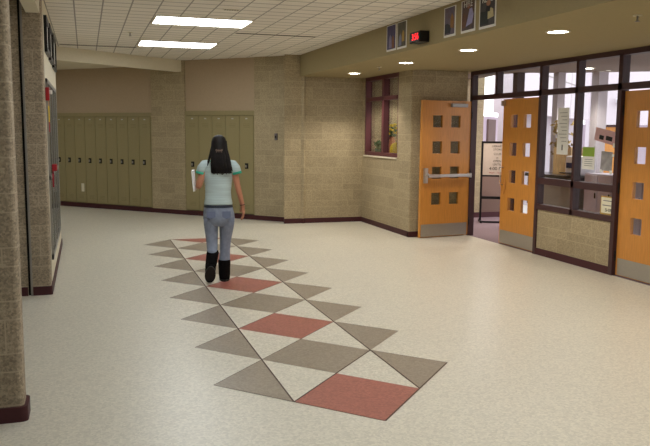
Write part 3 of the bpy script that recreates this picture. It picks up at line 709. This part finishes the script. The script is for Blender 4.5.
b0 = Vector((14.80, 19.36)); dr_ = (Vector((24.0, 16.4))-b0).normalized(); q = b0+dr_*.80
t.location = (q.x, q.y, 2.62); t.rotation_euler = (0, 0, math.atan2(dr_.y, dr_.x)); c_.build('dome', plain('smoked_dome', (70, 74, 84), rough=.2), t)
box(-.07, .07, -.03, -.002, -.07, .07).build('mount', M_whitep, t)

# ------------------------------------------------------------------ the student
st = thing('person', 'person walking away with long dark hair, mint ringer shirt, jeans and black boots', 'person', (1.355, 7.90, 0), math.radians(-9.5))
M_skin = plain('skin', (186, 128, 100), rough=.55, spec=.3); M_skin.node_tree.nodes['Principled BSDF'].inputs['Subsurface Weight'].default_value = .0
skel = []; par = []; rad = []
def jt(p, r, pa=None):
    skel.append(p); rad.append(r if isinstance(r, tuple) else (r, r)); par.append(pa); return len(skel)-1
pel = jt((0, 0, .80), (.085, .060)); sp1 = jt((-.01, 0, .95), (.075, .055), pel); chest = jt((-.008, 0, 1.16), (.085, .055), sp1); nb = jt((-.005, 0, 1.285), (.050, .045), chest)
nk = jt((0, .005, 1.345), (.043, .045), nb); hd0 = jt((0, .02, 1.40), (.055, .062), nk); hd1 = jt((0, .025, 1.46), (.070, .086), hd0); hd2 = jt((0, .018, 1.515), (.066, .080), hd1)
jt((0, .125, 1.452), .009, jt((0, .105, 1.458), .014, hd1))                                   # nose
for sg in (-1, 1):
    jt((sg*.078, .012, 1.475), (.012, .016), jt((sg*.07, .015, 1.455), (.014, .018), hd1))    # ear
def hand(wr, wpos, fwd, side, nrm, curl):
    """palm and five fingers; fwd along the hand, side towards the thumb, nrm to the palm side"""
    fwd, side, nrm = (Vector(v).normalized() for v in (fwd, side, nrm)); w0 = Vector(wpos)
    pm = jt(tuple(w0+fwd*.035), (.017, .026), wr); pk = jt(tuple(w0+fwd*.070), (.015, .031), pm)
    for o_, L_ in ((.026, .070), (.009, .080), (-.009, .074), (-.026, .058)):
        b1 = w0+fwd*.078+side*o_; i1 = jt(tuple(b1), .0095, pk)
        d1 = (fwd+nrm*curl*.5).normalized(); b2 = b1+d1*L_*.42; i2 = jt(tuple(b2), .0085, i1)
        d2 = (fwd+nrm*curl*1.3).normalized(); b3 = b2+d2*L_*.34; i3 = jt(tuple(b3), .0078, i2)
        d3 = (fwd+nrm*curl*2.4).normalized(); jt(tuple(b3+d3*L_*.26), .007, i3)
    t1 = w0+fwd*.03+side*.030+nrm*.006; j1 = jt(tuple(t1), .012, pm); t2 = t1+(fwd*.8+side*.6+nrm*.35).normalized()*.034; j2 = jt(tuple(t2), .0095, j1); jt(tuple(t2+(fwd+side*.15+nrm*.5).normalized()*.028), .008, j2)
# right arm hanging a little away from the hip
s1 = jt((.145, 0, 1.265), .045, chest); e1 = jt((.193, -.01, 1.045), .035, s1); m1 = jt((.222, .0, .93), .031, e1); w1_ = jt((.250, .02, .815), (.020, .025), m1)
hand(w1_, (.250, .02, .815), (.08, .12, -1), (-.15, 1, .1), (-1, -.1, 0), .35)
# left arm bent, forearm forward across to the notebook
s2 = jt((-.155, 0, 1.265), .045, chest); e2 = jt((-.215, -.035, 1.04), .036, s2); m2 = jt((-.225, .045, 1.03), .031, e2); w2_ = jt((-.218, .14, 1.035), (.020, .024), m2)
hand(w2_, (-.218, .14, 1.035), (-.05, 1, .05), (.1, .1, 1), (-1, 0, -.1), .45)
# legs: right foot flat in front, left foot pushing off behind
hr = jt((.075, 0, .68), .055, pel); kr = jt((.060, .035, .44), .038, hr); ar = jt((.048, .034, .10), .028, kr); fr_ = jt((.050, .10, .055), (.026, .022), ar); jt((.054, .17, .042), (.024, .016), fr_)
hl = jt((-.085, 0, .68), .055, pel); kl = jt((-.083, -.012, .44), .040, hl); al = jt((-.093, -.135, .215), .024, kl); fl_ = jt((-.102, -.115, .14), (.018, .018), al); jt((-.106, -.090, .09), (.014, .014), fl_)
me = bpy.data.meshes.new('body'); me.from_pydata(skel, [(p, i) for i, p in enumerate(par) if p is not None], [])
me.materials.append(M_skin)
bo = bpy.data.objects.new('body', me); C.objects.link(bo)
sk = bo.modifiers.new('Skin', 'SKIN'); sk.use_smooth_shade = True
for i, v in enumerate(me.skin_vertices[0].data): v.radius = rad[i]; v.use_root = (i == 0)
sb_ = bo.modifiers.new('Sub', 'SUBSURF'); sb_.levels = 2; sb_.render_levels = 2
dg = bpy.context.evaluated_depsgraph_get(); dg.update()
me2 = bpy.data.meshes.new_from_object(bo.evaluated_get(dg)); me2.name = 'body'
bpy.data.objects.remove(bo); bo = bpy.data.objects.new('body', me2); C.objects.link(bo); bo.parent = st
for p in me2.polygons: p.use_smooth = True
for sg in (-1, 1):
    e = MB(); e.ell((sg*.028, .097, 1.472), .010, .008, .006, n=12, m=8); e.build('eye', M_paper, st)
    e = MB(); e.ell((sg*.028, .1040, 1.472), .0045, .003, .0045, n=10, m=6); e.build('iris', plain('dark_iris_%d' % (sg+1), (40, 26, 20)), st)
e = MB(); e.ell((0, .100, 1.415), .022, .008, .007, n=12, m=6); e.build('lips', plain('lips', (170, 90, 84)), st)
X_, Y_ = Vector((1, 0, 0)), Vector((0, 1, 0))
def el(z, rx, ry, cx=0., cy=0.): return ((cx, cy, z), X_*rx, Y_*ry)
M_shirt = plain('mint_shirt', (186, 202, 202), rough=.9, spec=.1, noise=.09, nscale=3)
_nt = M_shirt.node_tree; _mp = N(_nt, 'ShaderNodeMapping'); _mp.inputs['Scale'].default_value = (1.2, 1.2, 26)
_nt.links.new([n for n in _nt.nodes if n.type == 'TEX_COORD'][0].outputs['Object'], _mp.inputs[0]); _nt.links.new(_mp.outputs[0], [n for n in _nt.nodes if n.type == 'TEX_NOISE'][0].inputs['Vector']); M_trim = plain('teal_trim', (66, 168, 142), rough=.85)
sh = MB()
sh.loft([el(.840, .152, .109, -.012), el(.86, .152, .108, -.012), el(.91, .141, .100, -.012), el(.98, .137, .097, -.013), el(1.06, .144, .102, -.012), el(1.14, .153, .104, -.010), el(1.20, .158, .102, -.008), el(1.25, .160, .094, -.006),
         el(1.285, .142, .082, -.005), el(1.315, .098, .068, -.004), el(1.33, .070, .060, -.003)], n=32)
for sg in (-1, 1):
    sx, ex = (.125, .196) if sg > 0 else (-.130, -.205)
    sh.tube([(sx*.8, 0, 1.272), (sx+sg*.02, 0, 1.262), ((sx+ex)/2+sg*.015, -.004, 1.225), (ex-sg*.008, -.008, 1.178)], [.048, .057, .054, .050], n=18)
so = sh.build('shirt', M_shirt, st)
for sg in (-1, 1):
    ex = .188 if sg > 0 else -.197
    b_ = MB(); b_.tube([(ex-sg*.004, -.008, 1.190), (ex+sg*.002, -.009, 1.165)], [.0525, .0515], n=18); b_.build('sleeve_band', M_trim, so)
b_ = MB(); pts = []
for k in range(25):
    t_ = 2*PI*k/24; pts.append((-.003+.104*math.cos(t_), .070*math.sin(t_)-.004, 1.312-.016*math.sin(t_)**2-.006*abs(math.cos(t_))))
b_.tube(pts, .010, n=8); b_.build('collar_band', M_trim, so)
M_jean = denim_mat('faded_denim', (138, 146, 164)); jn = MB()
jn.loft([el(.845, .146, .105, -.012), el(.80, .155, .112, -.012), el(.74, .166, .122, -.008), el(.69, .168, .124, -.006), el(.645, .163, .112, -.004), el(.61, .14, .09, -.004)], n=32)
jn.loft([((.080, 0, .70), X_*.083, Y_*.105), ((.076, .004, .62), X_*.080, Y_*.094), ((.068, .018, .53), X_*.070, Y_*.078), ((.060, .030, .44), X_*.060, Y_*.064), ((.054, .034, .34), X_*.056, Y_*.060), ((.050, .030, .25), X_*.059, Y_*.060), ((.048, .028, .215), X_*.062, Y_*.063), ((.048, .028, .20), X_*.057, Y_*.058)], n=22)
jn.loft([((-.092, 0, .70), X_*.080, Y_*.105), ((-.092, 0, .62), X_*.077, Y_*.092), ((-.088, -.002, .53), X_*.069, Y_*.076), ((-.084, -.012, .44), X_*.061, Y_*.062), ((-.082, -.052, .36), X_*.057, Y_*.058), ((-.083, -.078, .325), X_*.054, Y_*.054), ((-.083, -.082, .31), X_*.046, Y_*.046)], n=22)
jo = jn.build('jeans', M_jean, st)
for sg in (-1, 1):
    b_ = MB(); c0 = Vector((-.008+sg*.080, -.1235, .735))
    b_.add([(c0.x-.045, -.1165-.001, .775), (c0.x+.045, -.1165, .775), (c0.x+.045, -.121, .715), (c0.x, -.126, .695), (c0.x-.045, -.121, .715),
            (c0.x-.045, -.100, .775), (c0.x+.045, -.100, .775), (c0.x+.045, -.100, .715), (c0.x, -.100, .695), (c0.x-.045, -.100, .715)],
           [(0, 1, 2, 3, 4), (9, 8, 7, 6, 5), (0, 5, 6, 1), (1, 6, 7, 2), (2, 7, 8, 3), (3, 8, 9, 4), (4, 9, 5, 0)]); b_.build('back_pocket', plain('denim_pocket_%d' % (sg+1), (112, 120, 144), rough=.9), jo)
b_ = MB(); b_.loft([el(.846, .149, .107, -.012), el(.812, .156, .1145, -.012)], n=32, cap=False); b_.build('waistband', plain('dark_waistband', (44, 50, 62)), jo)
M_boot = plain('black_suede', (22, 20, 20), rough=.95, spec=.08, noise=.25, nscale=60); M_sole = plain('boot_sole', (40, 37, 36), rough=.7)
# right boot flat
bt = MB(); bt.loft([((.046, .030, .232), X_*.064, Y_*.068), ((.046, .030, .21), X_*.068, Y_*.072), ((.046, .032, .14), X_*.064, Y_*.066), ((.047, .036, .07), X_*.062, Y_*.072), ((.048, .05, .03), X_*.058, Y_*.085), ((.048, .055, .016), X_*.056, Y_*.085)], n=22)
bt.loft([((.047, .03, .05), X_*.050, Vector((0, 0, .042))), ((.049, .09, .052), X_*.054, Vector((0, .01, .044))), ((.052, .15, .045), X_*.052, Vector((0, 0, .034))), ((.054, .20, .035), X_*.044, Vector((0, 0, .024))), ((.055, .225, .028), X_*.022, Vector((0, 0, .014)))], n=18)
b1 = bt.build('boot', M_boot, st)
sl = MB(); sl.prism([(.048+.057*math.cos(a_)*(1 if math.sin(a_) < 0 else .95), (.09+.145*math.sin(a_))) for a_ in [2*PI*k/24 for k in range(24)]], .001, .018); sl.build('sole', M_sole, b1)
# left boot, heel lifted, standing on the toe
Q = Matrix.Translation((-.112, -.085, .016)) @ Matrix.Rotation(math.radians(-52), 4, 'X') @ Matrix.Rotation(math.radians(4), 4, 'Z')
def tr(r): return (Q @ Vector(r[0]), Q.to_3x3() @ Vector(r[1]), Q.to_3x3() @ Vector(r[2]))
bt = MB()
Z_ = Vector((0, 0, 1))
bt.loft([tr(r) for r in [((0, .012, .030), X_*.022, Z_*.014), ((0, -.01, .035), X_*.042, Z_*.026), ((0, -.06, .045), X_*.050, Z_*.036), ((0, -.12, .052), X_*.057, Z_*.046), ((0, -.19, .050), X_*.056, Z_*.042), ((0, -.225, .045), X_*.036, Z_*.036)]], n=18)
q0 = Q @ Vector((0, -.165, .06))
bt.loft([(q0, X_*.058, Vector((0, .060, .02))), (q0+Vector((.010, .012, .05)), X_*.062, Vector((0, .064, .018))), (q0+Vector((.018, .030, .11)), X_*.065, Vector((0, .066, .02))), (q0+Vector((.024, .040, .145)), X_*.066, Vector((0, .068, .022))), (q0+Vector((.025, .043, .158)), X_*.061, Vector((0, .063, .02)))], n=22)
b2 = bt.build('boot', M_boot, st)
sl = MB(); n_ = 24; o0 = []
for zz in (-.002, .014):
    for k in range(n_):
        a_ = 2*PI*k/n_; o0.append(Q @ Vector((.057*math.cos(a_)*(1+.06*math.sin(a_)), -.105+.128*math.sin(a_), zz)))
sl.add(o0, [tuple(range(n_-1, -1, -1)), tuple(range(n_, 2*n_))]+[(k, (k+1) % n_, n_+(k+1) % n_, n_+k) for k in range(n_)]); sl.build('sole', M_sole, b2)
# hair: cap plus a long fall down the back with an uneven hem
M_hair = plain('dark_hair', (22, 17, 16), rough=.6, spec=.25, noise=.35, nscale=30)
hb = MB()
hb.loft([el(1.583, .018, .02, 0, -.002), el(1.575, .040, .045, 0, -.002), el(1.555, .064, .072, 0, -.004), el(1.52, .078, .088, .0, -.006), el(1.48, .083, .088, .0, -.014), el(1.44, .086, .080, .001, -.026), el(1.39, .091, .066, .003, -.044), el(1.34, .096, .056, .006, -.060),
         el(1.28, .100, .045, .010, -.080), el(1.22, .106, .036, .018, -.090), el(1.19, .110, .030, .024, -.093), el(1.178, .104, .022, .026, -.093)], n=32)
ho = hb.build('hair', M_hair, st)
lk = MB(); rnd = random.Random(11)
for k in range(46):
    u = rnd.uniform(-1, 1); v0 = rnd.uniform(1.40, 1.52); x0 = u*.080; xe = .024+u*.106+rnd.uniform(-.008, .008); ze = 1.165+rnd.uniform(-.012, .035)+abs(u)*.02
    c0 = math.sqrt(max(0, 1-(u*.95)**2))
    lk.tube([(x0, -.012-.076*c0, v0), (x0*1.08, -.04-.062*c0, 1.40), (.006+u*.094, -.060-.054*c0, 1.34), (.010+u*.10, -.08-.044*c0, 1.27), (xe, -.093-.030*c0, ze)], [.004, .008, .009, .008, .003], n=6)
lk.tube([(-.078, -.01, 1.46), (-.092, -.03, 1.38), (-.112, -.05, 1.30), (-.122, -.06, 1.235)], [.006, .012, .012, .003], n=8)
lk.tube([(.078, -.01, 1.46), (.094, -.03, 1.38), (.115, -.05, 1.29), (.140, -.055, 1.20)], [.006, .012, .012, .003], n=8)
lk.build('locks', M_hair, ho)
cl = MB(); cl.tube([(-.035, -.098, 1.425), (-.015, -.108, 1.42), (.015, -.108, 1.42), (.035, -.099, 1.425)], .006, n=8)
for x in (-.028, -.01, .01, .028): cl.tube([(x, -.104, 1.435), (x, -.108, 1.40)], .003, n=6)
cl.build('hair_clip', plain('shell_clip', (120, 100, 88), rough=.3), ho)
wb = MB(); c0 = Vector((.246, .016, .832)); pts = [c0+Vector((.025*math.cos(2*PI*k/16), .029*math.sin(2*PI*k/16), .004*math.cos(2*PI*k/16))) for k in range(17)]
wb.tube(pts, .004, n=8); wb.build('wristband', M_black, st)
# notebook carried under the left hand
t = thing('notebook', 'white paper notebook held upright against the person\'s left forearm', 'notebook', (0, 0, 0))
R9 = Matrix.Rotation(math.radians(-9.5), 4, 'Z'); p = Vector((1.355, 7.90, 0))+R9 @ Vector((-.262, .10, .985)); t.location = p; t.rotation_euler = (math.radians(4), math.radians(-5), math.radians(-12))
box(-.009, .009, -.085, .085, 0, .215).build('pages', M_paper, t); m = MB(); m.box(-.011, -.009, -.087, .087, -.002, .217); m.box(.009, .011, -.087, .087, -.002, .217); m.build('covers', M_whitep, t)

# ------------------------------------------------------------------ world, camera, view
wd_ = bpy.data.worlds.new('World'); S.world = wd_; wd_.use_nodes = True
bg = wd_.node_tree.nodes['Background']; bg.inputs[0].default_value = (.97, .95, 1.0, 1); bg.inputs[1].default_value = 2.9
cam = bpy.data.cameras.new('Camera'); co = bpy.data.objects.new('Camera', cam); C.objects.link(co)
r = Vector((0.9518953, -0.3063067, 0.008456)); u = Vector((0.0300539, 0.1207887, 0.9922232)); f = Vector((0.3049460, 0.9442385, -0.1241839))
co.matrix_world = Matrix(((r.x, u.x, -f.x, 0), (r.y, u.y, -f.y, 0), (r.z, u.z, -f.z, 1.64), (0, 0, 0, 1)))
cam.sensor_width = 36; cam.lens = 740/650*36; cam.clip_start = .05; cam.clip_end = 200
S.camera = co
S.view_settings.view_transform = 'Standard'; S.view_settings.look = 'None'; S.view_settings.exposure = 0; S.view_settings.gamma = 1; S.view_settings.use_curve_mapping = False
S.cycles.use_denoising = True
S.cycles.max_bounces = 8; S.cycles.diffuse_bounces = 5; S.cycles.transparent_max_bounces = 12
S.cycles.sample_clamp_indirect = 4
